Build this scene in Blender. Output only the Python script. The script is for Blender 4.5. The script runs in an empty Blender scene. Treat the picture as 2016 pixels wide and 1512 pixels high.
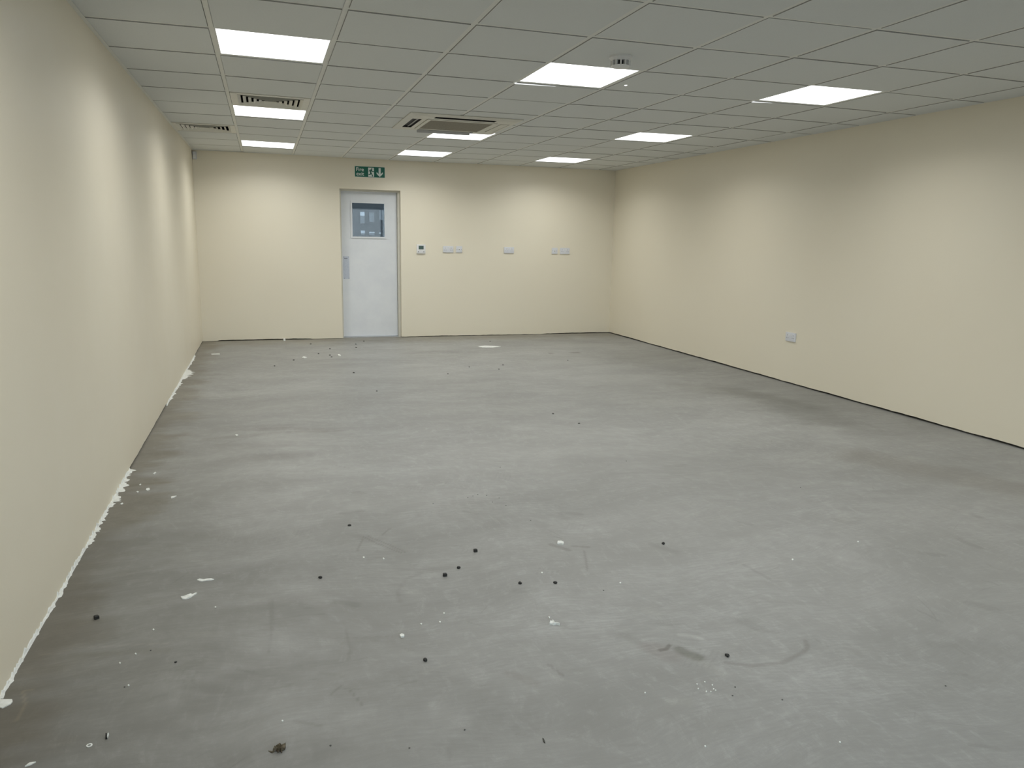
import bpy, bmesh, math, random
import numpy as np
from mathutils import Matrix, Vector

SC = bpy.context.scene
COL = SC.collection
rnd = random.Random(7)
PI = math.pi

# ------------------------------------------------------------------ camera
F_PX, YAW, PITCH, ROLL = 1498.81, 0.3136, 0.1871, 0.0182
EYE = Vector((0.0, 0.0, 1.3436))


def cam_axes():
    f = Vector((math.sin(YAW) * math.cos(PITCH), math.cos(YAW) * math.cos(PITCH), -math.sin(PITCH)))
    right = Vector((math.cos(YAW), -math.sin(YAW), 0))
    up = right.cross(f)
    return (right * math.cos(ROLL) + up * math.sin(ROLL), -right * math.sin(ROLL) + up * math.cos(ROLL), f)


AX_R, AX_U, AX_F = cam_axes()
cd = bpy.data.cameras.new('camera')
cd.sensor_width = 36.0
cd.lens = F_PX / 2016 * 36.0
cd.clip_start, cd.clip_end = 0.02, 400
cam = bpy.data.objects.new('camera', cd)
COL.objects.link(cam)
cam.matrix_world = Matrix(((AX_R.x, AX_U.x, -AX_F.x, EYE.x), (AX_R.y, AX_U.y, -AX_F.y, EYE.y),
                           (AX_R.z, AX_U.z, -AX_F.z, EYE.z), (0, 0, 0, 1)))
SC.camera = cam

# ------------------------------------------------------------------ world, exposure
SKY_STRENGTH = 3.4
PANEL_STRENGTH = 2.2          # glow of the diffuser itself
PANEL_WATTS, PANEL_SPREAD = 6.6, 150.0   # beam of each prismatic LED panel
w = bpy.data.worlds.new('overcast_sky')
SC.world = w
w.use_nodes = True
bg = w.node_tree.nodes['Background']
bg.inputs[0].default_value = (0.84, 0.92, 1.0, 1)
bg.inputs[1].default_value = SKY_STRENGTH
vs = SC.view_settings
vs.view_transform = 'Standard'
vs.look = 'None'
vs.gamma = 1.0
vs.use_curve_mapping = False
vs.exposure = 0.53

# ------------------------------------------------------------------ room numbers (metres)
H = 2.349            # face of the ceiling tiles
XL, XR = -0.7895, 4.8786
YB, YF = 10.375, -2.0
GX, GY, T = -0.2071, 4.3375, 0.6   # ceiling grid: main tee 1, cross tee row 0, pitch


def ray(u, v):
    return (AX_R * ((u - 1008) / F_PX) + AX_U * ((756 - v) / F_PX) + AX_F)


def on_floor(u, v):
    d = ray(u, v)
    t = -EYE.z / d.z
    return Vector((d.x * t, d.y * t, 0))


# ------------------------------------------------------------------ materials
def new_mat(name, col, rough=0.5, spec=0.5, metal=0.0):
    m = bpy.data.materials.new(name)
    m.use_nodes = True
    b = m.node_tree.nodes['Principled BSDF']
    b.inputs['Base Color'].default_value = (*col, 1)
    b.inputs['Roughness'].default_value = rough
    b.inputs['Specular IOR Level'].default_value = spec
    b.inputs['Metallic'].default_value = metal
    return m


class NT:
    """tiny helper round a material's node tree"""
    def __init__(s, m):
        s.t = m.node_tree
        s.b = s.t.nodes['Principled BSDF']

    def n(s, typ, **kw):
        x = s.t.nodes.new(typ)
        for k, v in kw.items():
            if k.startswith('i_'):
                x.inputs[k[2:].replace('_', ' ')].default_value = v
            else:
                setattr(x, k, v)
        return x

    def l(s, a, b):
        s.t.links.new(a, b)

    def coords(s, scale=(1, 1, 1), rot=(0, 0, 0)):
        tc = s.n('ShaderNodeNewGeometry')
        mp = s.n('ShaderNodeMapping')
        mp.inputs['Scale'].default_value = scale
        mp.inputs['Rotation'].default_value = rot
        s.l(tc.outputs['Position'], mp.inputs['Vector'])
        return mp.outputs[0]

    def noise(s, vec, scale, detail=3, rough=0.5, dist=0.0):
        x = s.n('ShaderNodeTexNoise')
        x.inputs['Scale'].default_value = scale
        x.inputs['Detail'].default_value = detail
        x.inputs['Roughness'].default_value = rough
        x.inputs['Distortion'].default_value = dist
        s.l(vec, x.inputs['Vector'])
        return x.outputs['Fac']

    def rng(s, val, a, b, c, d):
        x = s.n('ShaderNodeMapRange')
        for i, k in enumerate((a, b, c, d)):
            x.inputs[i + 1].default_value = k
        s.l(val, x.inputs[0])
        return x.outputs[0]

    def mul(s, a, b):
        x = s.n('ShaderNodeMath', operation='MULTIPLY')
        s.l(a, x.inputs[0])
        if isinstance(b, (int, float)):
            x.inputs[1].default_value = b
        else:
            s.l(b, x.inputs[1])
        return x.outputs[0]

    def mixc(s, fac, a, b, mode='MIX'):
        x = s.n('ShaderNodeMix', data_type='RGBA', blend_type=mode)
        for sock, val in ((x.inputs[0], fac), (x.inputs[6], a), (x.inputs[7], b)):
            if isinstance(val, (int, float)):
                sock.default_value = val
            elif isinstance(val, tuple):
                sock.default_value = (*val, 1)
            else:
                s.l(val, sock)
        return x.outputs[2]

    def bump(s, val, strength, dist):
        x = s.n('ShaderNodeBump')
        x.inputs['Strength'].default_value = strength
        x.inputs['Distance'].default_value = dist
        s.l(val, x.inputs['Height'])
        s.l(x.outputs[0], s.b.inputs['Normal'])


def mat_wall():
    m = new_mat('cream_wall_paint', (0.78, 0.718, 0.575), 0.48, 0.75)
    q = NT(m)
    c = q.coords()
    big = q.noise(c, 0.9, 3)
    col = q.mixc(q.rng(big, .3, .7, 0, 1), (0.775, 0.712, 0.57), (0.785, 0.728, 0.59))
    q.l(col, q.b.inputs['Base Color'])
    q.l(q.rng(q.noise(c, 3.0, 4), .3, .7, .42, .52), q.b.inputs['Roughness'])
    q.bump(q.noise(c, 130, 3, .6), 0.22, 0.0015)
    return m


def mat_floor():
    m = new_mat('bare_concrete_floor', (0.33, 0.33, 0.32), 0.5, 0.4)
    q = NT(m)
    c = q.coords()
    # cloudy float marks: stretched noises, gently bent
    warp = q.n('ShaderNodeTexNoise')
    warp.inputs['Scale'].default_value = 0.9
    q.l(c, warp.inputs['Vector'])
    add = q.n('ShaderNodeVectorMath', operation='MULTIPLY_ADD')
    add.inputs[1].default_value = (0.5, 0.5, 0)
    q.l(warp.outputs['Color'], add.inputs[0])
    q.l(c, add.inputs[2])

    def stretched(sx, sy, rot, scale, detail, rough, dist=0.0):
        mp = q.n('ShaderNodeMapping')
        mp.inputs['Scale'].default_value = (sx, sy, 1)
        mp.inputs['Rotation'].default_value = (0, 0, rot)
        q.l(add.outputs[0], mp.inputs['Vector'])
        return q.noise(mp.outputs[0], scale, detail, rough, dist)

    streak = stretched(0.75, 1.5, 0.3, 1.7, 10, .66, .15)
    cloud = stretched(0.8, 1.7, -0.35, 6.0, 8, .7, .3)
    cloud2 = stretched(1.6, 0.8, 0.6, 14.0, 6, .7, .4)
    brush = stretched(0.45, 2.6, 0.2, 30.0, 5, .65)
    patch = q.noise(c, 0.75, 4, .55, .3)
    grit = q.noise(c, 330, 2, .5)
    col = q.mixc(q.rng(streak, .36, .64, 0, 1), (0.272, 0.271, 0.259), (0.366, 0.369, 0.358))
    col = q.mixc(q.rng(cloud, .37, .63, .58, 0), col, (0.245, 0.243, 0.228))
    col = q.mixc(q.rng(cloud2, .52, .70, 0, .5), col, (0.42, 0.424, 0.415))
    col = q.mixc(q.rng(cloud2, .30, .48, .45, 0), col, (0.25, 0.25, 0.238))
    col = q.mixc(q.rng(brush, .36, .64, .55, 0), col, (0.24, 0.24, 0.23))
    col = q.mixc(q.rng(patch, .38, .62, 0, .35), col, (0.295, 0.292, 0.275))
    col = q.mixc(q.rng(grit, .35, .7, .14, 0), col, (0.22, 0.22, 0.21))
    # dark hairline scrapes
    vo = q.n('ShaderNodeTexVoronoi', feature='DISTANCE_TO_EDGE')
    vo.inputs['Scale'].default_value = 2.4
    mp3 = q.n('ShaderNodeMapping')
    mp3.inputs['Scale'].default_value = (0.6, 2.2, 1)
    q.l(add.outputs[0], mp3.inputs['Vector'])
    q.l(mp3.outputs[0], vo.inputs['Vector'])
    scr = q.mul(q.rng(vo.outputs['Distance'], 0, .008, .28, 0), q.rng(q.noise(c, 5, 3), .52, .66, 0, 1))
    col = q.mixc(scr, col, (0.17, 0.17, 0.16))
    at = q.n('ShaderNodeVertexColor', layer_name='stains')
    col = q.mixc(1.0, col, at.outputs['Color'], 'MULTIPLY')
    col = q.mixc(1.0, col, (1.5, 1.5, 1.5), 'MULTIPLY')
    q.l(col, q.b.inputs['Base Color'])
    q.l(q.rng(streak, .3, .7, .58, .44), q.b.inputs['Roughness'])
    q.bump(q.noise(c, 90, 5, .7), 0.12, 0.002)
    return m


def mat_speckle(name, a, b, scale, rough, bump=0.0, spec=0.4):
    m = new_mat(name, a, rough, spec)
    q = NT(m)
    c = q.coords()
    n = q.noise(c, scale, 4, .6)
    q.l(q.mixc(q.rng(n, .35, .65, 0, 1), a, b), q.b.inputs['Base Color'])
    if bump:
        q.bump(n, bump, 0.001)
    return m


def mat_emit(name, col, strength):
    m = bpy.data.materials.new(name)
    m.use_nodes = True
    t = m.node_tree
    t.nodes.clear()
    e = t.nodes.new('ShaderNodeEmission')
    e.inputs[0].default_value = (*col, 1)
    e.inputs[1].default_value = strength
    o = t.nodes.new('ShaderNodeOutputMaterial')
    t.links.new(e.outputs[0], o.inputs[0])
    return m


def mat_glass(name, tint, gloss_rough=0.02):
    m = bpy.data.materials.new(name)
    m.use_nodes = True
    t = m.node_tree
    t.nodes.clear()
    tr = t.nodes.new('ShaderNodeBsdfTransparent')
    tr.inputs[0].default_value = (*tint, 1)
    gl = t.nodes.new('ShaderNodeBsdfGlossy')
    gl.inputs[1].default_value = gloss_rough
    fr = t.nodes.new('ShaderNodeFresnel')
    fr.inputs[0].default_value = 1.5
    mx = t.nodes.new('ShaderNodeMixShader')
    o = t.nodes.new('ShaderNodeOutputMaterial')
    t.links.new(fr.outputs[0], mx.inputs[0])
    t.links.new(tr.outputs[0], mx.inputs[1])
    t.links.new(gl.outputs[0], mx.inputs[2])
    t.links.new(mx.outputs[0], o.inputs[0])
    return m


M = dict(
    wall=mat_wall(),
    floor=mat_floor(),
    tile=mat_speckle('mineral_ceiling_tile', (0.695, 0.715, 0.70), (0.72, 0.74, 0.725), 160, 0.9, 0.15, 0.1),
    tile_edge=mat_speckle('shaded_tile_edge', (0.34, 0.34, 0.32), (0.40, 0.40, 0.38), 200, 0.95, 0.0, 0.1),  # edges coloured dark to stand for the shade in the tile joints
    tee=mat_speckle('white_tee_metal', (0.73, 0.735, 0.69), (0.76, 0.765, 0.72), 30, 0.5),
    void=new_mat('dark_ceiling_void', (0.05, 0.05, 0.05), 0.9, 0.1),
    panel=mat_emit('led_diffuser', (0.97, 0.99, 1.0), PANEL_STRENGTH),
    leak=mat_emit('light_leak_glow', (0.96, 0.985, 1.0), 0.8),  # glow standing in for light spilled past a panel, not a lamp
    white=mat_speckle('white_plastic', (0.74, 0.74, 0.73), (0.77, 0.77, 0.76), 40, 0.4),
    outlet=mat_speckle('grey_white_plastic', (0.66, 0.67, 0.70), (0.69, 0.70, 0.73), 40, 0.4),
    vent=mat_speckle('off_white_vent_metal', (0.74, 0.73, 0.66), (0.77, 0.76, 0.69), 20, 0.5),
    ac=mat_speckle('off_white_ac_plastic', (0.64, 0.63, 0.56), (0.67, 0.66, 0.59), 20, 0.45),
    acgrille=mat_speckle('grey_brown_grille', (0.30, 0.28, 0.22), (0.36, 0.33, 0.27), 60, 0.6),
    acgrey=mat_speckle('grey_flap_plastic', (0.42, 0.42, 0.41), (0.46, 0.46, 0.45), 30, 0.5),
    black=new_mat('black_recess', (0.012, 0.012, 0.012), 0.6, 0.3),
    door=mat_speckle('white_door_paint', (0.70, 0.72, 0.75), (0.74, 0.76, 0.78), 5, 0.4),
    frame=mat_speckle('cream_frame_paint', (0.62, 0.60, 0.52), (0.66, 0.64, 0.56), 6, 0.45),
    plate=mat_speckle('brushed_push_plate', (0.50, 0.54, 0.62), (0.56, 0.60, 0.68), 60, 0.35),
    ink=new_mat('dark_ink', (0.03, 0.03, 0.05), 0.6),
    green=mat_speckle('green_sign_print', (0.004, 0.115, 0.075), (0.006, 0.13, 0.085), 40, 0.45),
    signwhite=mat_speckle('white_sign_print', (0.70, 0.76, 0.73), (0.74, 0.80, 0.77), 40, 0.5),
    lcd=new_mat('grey_green_lcd', (0.035, 0.07, 0.055), 0.2),
    hole=new_mat('socket_slot', (0.12, 0.12, 0.13), 0.6),
    glass=mat_glass('door_glass', (0.46, 0.50, 0.52)),
    shopglass=mat_glass('clear_glass', (0.93, 0.96, 0.96)),
    alu=mat_speckle('grey_aluminium', (0.35, 0.36, 0.37), (0.40, 0.41, 0.42), 30, 0.4),
    plaster=mat_speckle('white_filler', (0.78, 0.79, 0.76), (0.66, 0.67, 0.63), 55, 0.8, 0.5),
    rubber=mat_speckle('black_rubber', (0.010, 0.010, 0.010), (0.022, 0.022, 0.020), 300, 0.6, 0.3),
    crumb=mat_speckle('dark_crumb', (0.05, 0.05, 0.045), (0.08, 0.08, 0.07), 300, 0.8, 0.3),
    grit=mat_speckle('grey_grit', (0.09, 0.09, 0.085), (0.12, 0.12, 0.11), 300, 0.85),
    leaf=mat_speckle('dry_leaf', (0.055, 0.045, 0.022), (0.16, 0.13, 0.09), 180, 0.7, 0.4),
    facade=mat_speckle('grey_render', (0.075, 0.082, 0.088), (0.085, 0.093, 0.098), 1.2, 0.9),
    facwin=mat_speckle('pale_window_frame', (0.62, 0.66, 0.70), (0.68, 0.72, 0.76), 2, 0.6),
    facpane=mat_speckle('dull_window_pane', (0.19, 0.205, 0.22), (0.21, 0.225, 0.24), 2, 0.3),
    tarmac=mat_speckle('tarmac', (0.10, 0.10, 0.10), (0.13, 0.13, 0.13), 8, 0.9),
)


# ------------------------------------------------------------------ mesh helpers
class MB:
    def __init__(s):
        s.v, s.f = [], []

    def quad(s, *p):
        k = len(s.v)
        s.v += [tuple(x) for x in p]
        s.f.append(tuple(range(k, k + len(p))))

    def box(s, x0, x1, y0, y1, z0, z1):
        k = len(s.v)
        s.v += [(x0, y0, z0), (x1, y0, z0), (x1, y1, z0), (x0, y1, z0),
                (x0, y0, z1), (x1, y0, z1), (x1, y1, z1), (x0, y1, z1)]
        for f in ((3, 2, 1, 0), (4, 5, 6, 7), (0, 1, 5, 4), (1, 2, 6, 5), (2, 3, 7, 6), (3, 0, 4, 7)):
            s.f.append(tuple(k + i for i in f))
        return s

    def prism(s, pts, n, top, base=0.0):
        """polygon pts (list of 3D) pushed along unit vector n from base to top"""
        k, c = len(s.v), len(pts)
        n = Vector(n)
        s.v += [tuple(Vector(p) + n * base) for p in pts] + [tuple(Vector(p) + n * top) for p in pts]
        s.f.append(tuple(k + c + i for i in range(c)))
        s.f.append(tuple(k + i for i in reversed(range(c))))
        for i in range(c):
            j = (i + 1) % c
            s.f.append((k + i, k + j, k + c + j, k + c + i))

    def mesh(s, name):
        me = bpy.data.meshes.new(name)
        me.from_pydata(s.v, [], s.f)
        me.update()
        return me

    def build(s, name, mat, parent=None, loc=None):
        return link(name, s.mesh(name), mat, parent, loc)


def link(name, me, mat, parent=None, loc=None):
    if mat is not None and not me.materials:
        me.materials.append(mat)
    o = bpy.data.objects.new(name, me)
    COL.objects.link(o)
    if parent is not None:
        o.parent = parent
    if loc is not None:
        o.location = loc
    return o


def smooth(o, ang=40):
    for p in o.data.polygons:
        p.use_smooth = True
    try:
        o.data.set_sharp_from_angle(angle=math.radians(ang))
    except Exception:
        pass
    return o


def bevel(o, wdt, seg=2):
    b = bmesh.new()
    b.from_mesh(o.data)
    bmesh.ops.bevel(b, geom=list(b.edges), offset=wdt, segments=seg, affect='EDGES', profile=0.6)
    b.to_mesh(o.data)
    b.free()
    return smooth(o)


def thing(name, label, cat, loc=(0, 0, 0), rz=0, group=None):
    o = bpy.data.objects.new(name, None)
    o.empty_display_size = 0.1
    COL.objects.link(o)
    o.location = loc
    o.rotation_euler = (0, 0, rz)
    return tag(o, label, cat, group)


def tag(o, label, cat, group=None, kind=None):
    o['label'] = label
    o['category'] = cat
    if group:
        o['group'] = group
    if kind:
        o['kind'] = kind
    return o


def lathe(prof, seg=32):
    mb = MB()
    for r, z in prof:
        for i in range(seg):
            a = 2 * PI * i / seg
            mb.v.append((r * math.cos(a), r * math.sin(a), z))
    for k in range(len(prof) - 1):
        for i in range(seg):
            j = (i + 1) % seg
            mb.f.append((k * seg + i, k * seg + j, (k + 1) * seg + j, (k + 1) * seg + i))
    mb.f.append(tuple(range(seg))[::-1])
    mb.f.append(tuple((len(prof) - 1) * seg + i for i in range(seg)))
    return mb


# ------------------------------------------------------------------ floor
def build_floor():
    x0, x1 = XL - 0.12, XR + 0.12
    xs = np.arange(x0, x1 + 0.004, 0.008)
    xs[-1] = x1
    ys = [YF - 0.2, -1.5, -0.5, 0.3, 0.8]
    y = 1.15
    while y < YB + 0.3:
        ys.append(y)
        y += max(0.0065, 0.0012 * y * y)
    ys.append(YB + 0.32)
    ys = np.array(ys)
    nx, ny = len(xs), len(ys)
    X, Y = np.meshgrid(xs, ys)
    rs = np.random.RandomState(3)

    def vnoise(sx, sy, seed, ang=0.0):
        r = np.random.RandomState(seed)
        ca, sa = math.cos(ang), math.sin(ang)
        U = (X * ca + Y * sa) * sx + 50
        V = (-X * sa + Y * ca) * sy + 50
        g = r.rand(256, 256)
        iu, iv = np.floor(U).astype(int), np.floor(V).astype(int)
        fu, fv = U - iu, V - iv
        fu, fv = fu * fu * (3 - 2 * fu), fv * fv * (3 - 2 * fv)
        a = g[iv % 256, iu % 256]
        b = g[iv % 256, (iu + 1) % 256]
        c = g[(iv + 1) % 256, iu % 256]
        d = g[(iv + 1) % 256, (iu + 1) % 256]
        return (a * (1 - fu) + b * fu) * (1 - fv) + (c * (1 - fu) + d * fu) * fv

    C = np.ones((ny, nx, 3))

    def tint(mask, rgb):
        for k in range(3):
            C[..., k] *= 1 - mask * (1 - rgb[k])

    def sstep(a, b, v):
        t = np.clip((v - a) / (b - a), 0, 1)
        return t * t * (3 - 2 * t)

    rag = vnoise(3, 7, 11) * .6 + vnoise(9, 20, 12) * .4
    rag2 = vnoise(5, 5, 13) * .5 + vnoise(14, 14, 14) * .5
    # brown dusty margin left by old skirting / adhesive along the left wall
    dl = X - XL
    tint(sstep(.30, .05, dl + (rag - .5) * .35) * .75, (0.66, 0.60, 0.50))
    tint(sstep(1.0, .15, dl + (rag - .5) * .7) * sstep(7.5, 3.0, Y + (rag2 - .5) * 1.5), (0.76, 0.755, 0.735))
    # duller, less walked floor between the middle and the left wall, near the front
    tint(sstep(2.3, .5, dl + (rag - .5) * 1.1 + (rag2 - .5) * .5) * sstep(4.6, 2.0, Y + (rag2 - .5) * .8), (0.80, 0.795, 0.785))
    # brown dusty margin along the end wall
    tint(sstep(.75, .1, YB - Y + (rag2 - .5) * .5) * .8, (0.82, 0.77, 0.66))
    # smoother grey screed along the right wall
    dr = XR - X
    edge = sstep(1.05, .85, dr + (rag - .5) * .5) * sstep(8.6, 8.2, Y) * sstep(3.6, 4.6, Y)
    tint(edge, (0.88, 0.88, 0.875))
    # broad worn, dusty areas
    tint(sstep(.52, .75, vnoise(1.0, 1.7, 21)) * .6, (0.90, 0.90, 0.895))
    tint(sstep(.5, .8, vnoise(.7, 2.2, 22, .2)) * .6, (1.06, 1.06, 1.06))

    def stroke(pts, wpx, rgb, k=1.0, soft=1.6):
        """a mark of its own along photo pixels pts; width given in metres"""
        P = [on_floor(*p) for p in pts]
        d = np.full(X.shape, 9.0)
        lo = np.array([min(p.x for p in P), min(p.y for p in P)]) - .3
        hi = np.array([max(p.x for p in P), max(p.y for p in P)]) + .3
        i0, i1 = np.searchsorted(ys, lo[1]), np.searchsorted(ys, hi[1])
        j0, j1 = np.searchsorted(xs, lo[0]), np.searchsorted(xs, hi[0])
        sx, sy = X[i0:i1, j0:j1], Y[i0:i1, j0:j1]
        dd = np.full(sx.shape, 9.0)
        for a, b in zip(P[:-1], P[1:]):
            ab = np.array([b.x - a.x, b.y - a.y])
            L = max((ab ** 2).sum(), 1e-9)
            t = np.clip(((sx - a.x) * ab[0] + (sy - a.y) * ab[1]) / L, 0, 1)
            dd = np.minimum(dd, np.hypot(sx - a.x - t * ab[0], sy - a.y - t * ab[1]))
        ww = wpx * (0.6 + .8 * rag2[i0:i1, j0:j1])
        m = sstep(1, 0, (dd - ww * .3) / (ww * soft * .5)) * k
        for c in range(3):
            C[i0:i1, j0:j1, c] *= 1 - m * (1 - rgb[c])

    dk = (.80, .79, .775)
    stroke([(1428, 1304), (1480, 1311), (1540, 1305), (1580, 1285), (1590, 1275), (1586, 1262)], .012, dk)
    stroke([(1338, 1278), (1352, 1286), (1372, 1294)], .035, (.62, .62, .58))
    stroke([(1300, 1280), (1312, 1278), (1318, 1270)], .012, (.60, .58, .56))
    stroke([(1282, 1275), (1320, 1290)], .06, (.86, .83, .82))
    stroke([(1340, 1250), (1380, 1256)], .02, (1.16, 1.16, 1.16))
    stroke([(1000, 1325), (1050, 1345)], .022, (.90, .885, .87))
    stroke([(715, 1057), (752, 1074), (790, 1088)], .006, dk)
    stroke([(722, 1055), (760, 1070), (800, 1088)], .005, dk)
    stroke([(703, 1085), (715, 1060)], .005, dk)
    stroke([(752, 1053), (769, 1040)], .006, dk)
    stroke([(1085, 1072), (1120, 1083)], .018, dk)
    stroke([(1128, 1075), (1158, 1077)], .012, dk)
    stroke([(1150, 1085), (1154, 1105), (1156, 1122)], .006, dk)
    stroke([(530, 1180), (534, 1240), (530, 1285)], .006, (.90, .895, .89))
    stroke([(536, 1180), (539, 1240)], .005, (.91, .905, .9))
    stroke([(540, 1218), (640, 1208)], .005, (.91, .905, .9))
    stroke([(590, 1258), (770, 1253)], .005, (.92, .915, .91))
    stroke([(788, 1185), (782, 1165), (800, 1140), (830, 1128)], .012, (.92, .915, .91))
    stroke([(680, 1240), (690, 1275), (685, 1300)], .008, (.91, .905, .9))
    stroke([(650, 1368), (672, 1350)], .006, (.86, .85, .84))
    stroke([(690, 1360), (715, 1390)], .005, (.85, .84, .83))
    stroke([(1080, 1308), (1108, 1330)], .007, (.8, .79, .78))
    stroke([(1083, 696), (1110, 696), (1139, 694)], .022, (.55, .54, .5))
    stroke([(240, 958), (330, 950)], .02, (.85, .82, .76))
    for yv in (846, 880, 905):
        stroke([(430 + yv % 40, yv), (560, yv - 6)], .10, (.91, .905, .895))
    stroke([(520, 845), (580, 843), (660, 848)], .07, (.87, .86, .845))
    stroke([(410, 865), (480, 858), (580, 850), (640, 850)], .05, (.86, .85, .83))
    stroke([(520, 900), (600, 895)], .10, (.91, .905, .9))
    stroke([(330, 1280), (140, 1290)], .02, (.94, .93, .91))
    stroke([(80, 1290), (160, 1275), (330, 1266)], .004, (1.14, 1.13, 1.1))
    stroke([(30, 1420), (50, 1390), (45, 1360), (65, 1358)], .006, (1.35, 1.3, 1.2))
    stroke([(1320, 742), (1390, 733), (1450, 728)], .02, (1.12, 1.12, 1.12))
    stroke([(1350, 760), (1500, 780), (1640, 830)], .28, (.86, .86, .85))
    stroke([(1450, 770), (1600, 800)], .16, (.88, .88, .87))
    stroke([(1700, 900), (1990, 960)], .25, (.86, .84, .82))
    for (u, v, r) in ((1620, 1062, .05), (1650, 1090, .08), (1930, 1245, .10), (1690, 1110, .06), (640, 1180, .07),
                      (715, 1000, .06), (880, 1405, .06), (1550, 985, .07), (1980, 1230, .06), (930, 1325, .05)):
        stroke([(u - 22, v - 3), (u + 26, v + 5)], r, (1.08, 1.08, 1.085))
    rr = random.Random(5)
    for _ in range(130):      # scattered trowel and boot marks
        u, v = rr.uniform(350, 1980), rr.uniform(740, 1490)
        L = rr.uniform(10, 50) * (v / 1100) ** 1.5
        a = rr.uniform(-.35, .35) if u < 1200 else rr.uniform(-.1, .6)
        g = rr.choice((.88, .9, .92, .93, 1.06))
        stroke([(u, v), (u + L * .5, v + L * .5 * a + rr.uniform(-2, 2)), (u + L, v + L * a)],
               rr.choice((.004, .006, .012, .03)), (g, g, g * .99))
    for _ in range(16):       # ribbed boot prints
        u, v = rr.uniform(300, 1950), rr.uniform(850, 1450)
        s = (v / 1000) ** 2
        for k in range(5):
            stroke([(u + k * 7 * s, v + k * 1.5), (u + k * 7 * s + 6 * s, v - 12 * s + k * 1.5)], 0.004, (.93, .93, .925))

    verts = np.zeros((ny * nx, 3), dtype=np.float32)
    verts[:, 0] = X.ravel()
    verts[:, 1] = Y.ravel()
    idx = np.arange(nx * ny).reshape(ny, nx)
    quads = np.stack([idx[:-1, :-1], idx[:-1, 1:], idx[1:, 1:], idx[1:, :-1]], -1).reshape(-1, 4)
    me = bpy.data.meshes.new('floor')
    me.vertices.add(len(verts))
    me.vertices.foreach_set('co', verts.ravel())
    me.loops.add(quads.size)
    me.loops.foreach_set('vertex_index', quads.ravel().astype(np.int32))
    me.polygons.add(len(quads))
    me.polygons.foreach_set('loop_start', np.arange(0, quads.size, 4, dtype=np.int32))
    me.update()
    ca = me.color_attributes.new('stains', 'FLOAT_COLOR', 'POINT')
    rgba = np.ones((ny * nx, 4), dtype=np.float32)
    rgba[:, :3] = C.reshape(-1, 3) / 1.5
    ca.data.foreach_set('color', rgba.ravel())
    o = link('floor', me, M['floor'])
    return tag(o, 'bare grey concrete floor with scuffs and dusty margins', 'floor', kind='structure')


build_floor()


# ------------------------------------------------------------------ walls
def ragged(n, seed, base, amp, lo=0.0):
    r = random.Random(seed)
    out, v = [], 0.0
    for i in range(n):
        v = v * .85 + r.uniform(-1, 1) * .5
        out.append(max(lo, base + amp * v + r.uniform(-.15, .15) * amp))
    return out


def wall_run(mb, a, b, nrm, gap, z1, thick=0.16, recess=0.11, step=0.03):
    """wall face from a to b (x, y); nrm points into the room; gap(s) = ragged lower edge height"""
    a, b, nrm = Vector((*a, 0)), Vector((*b, 0)), Vector((*nrm, 0))
    L = (b - a).length
    n = max(2, int(L / step))
    k = len(mb.v)
    up = Vector((0, 0, 1))
    for i in range(n + 1):
        p = a.lerp(b, i / n)
        g = gap(i / n * L)
        mb.v += [tuple(p + up * z1), tuple(p + up * g), tuple(p - nrm * recess + up * g), tuple(p - nrm * recess - up * .02),
                 tuple(p - nrm * thick - up * .02), tuple(p - nrm * thick + up * z1)]
    for i in range(n):
        q = k + i * 6
        for j in range(6):
            j2 = (j + 1) % 6
            mb.f.append((q + j, q + j2, q + 6 + j2, q + 6 + j))
    mb.f.append(tuple(k + j for j in range(6)))
    mb.f.append(tuple(k + n * 6 + j for j in reversed(range(6))))


def gapfun(seed, base, amp, L, spans=()):
    n = int(L / .03) + 2
    r = ragged(n, seed, base, amp, 0.0)

    def g(s):
        v = r[min(n - 1, int(s / .03))]
        for s0, s1, h in spans:
            if s0 <= s <= s1:
                v = v * .2 + h
        return v
    return g


def fix_normals(o):
    b = bmesh.new()
    b.from_mesh(o.data)
    bmesh.ops.recalc_face_normals(b, faces=list(b.faces))
    b.to_mesh(o.data)
    b.free()
    return o


ZT = H + 0.30
mb = MB()
wall_run(mb, (XL, YF), (XL, YB + .16), (1, 0), gapfun(1, .010, .003, YB - YF + .2, ((4.3, 6.68, 0.0005), (8.5, 11.1, 0.001))), ZT)
wl = fix_normals(mb.build('wall_left', M['wall']))
tag(wl, 'long plain cream painted wall with torn white filler along its foot', 'wall', kind='structure')
mb = MB()
wall_run(mb, (XR, YF), (XR, YB + .16), (-1, 0), gapfun(2, .0145, .003, YB - YF + .2), ZT)
wr = fix_normals(mb.build('wall_right', M['wall']))
tag(wr, 'long cream painted wall with one low socket and a black gap at the floor', 'wall', kind='structure')

DX0, DX1, DZ = 0.962, 1.757, 1.958      # door opening
REV = 0.125                            # reveal depth
mb = MB()
wall_run(mb, (XL - .1, YB), (DX0, YB), (0, -1), gapfun(3, .010, .004, 3, ((0, .3, .001), (1.45, 1.9, .002))), ZT, thick=.2)
wall_run(mb, (DX1, YB), (XR + .1, YB), (0, -1), gapfun(4, .008, .004, 5), ZT, thick=.2)
mb.box(DX0, DX1, YB, YB + .2, DZ, ZT)
wb = fix_normals(mb.build('wall_back', M['wall']))
tag(wb, 'cream painted end wall with the fire exit door and sockets', 'wall', kind='structure')

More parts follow.
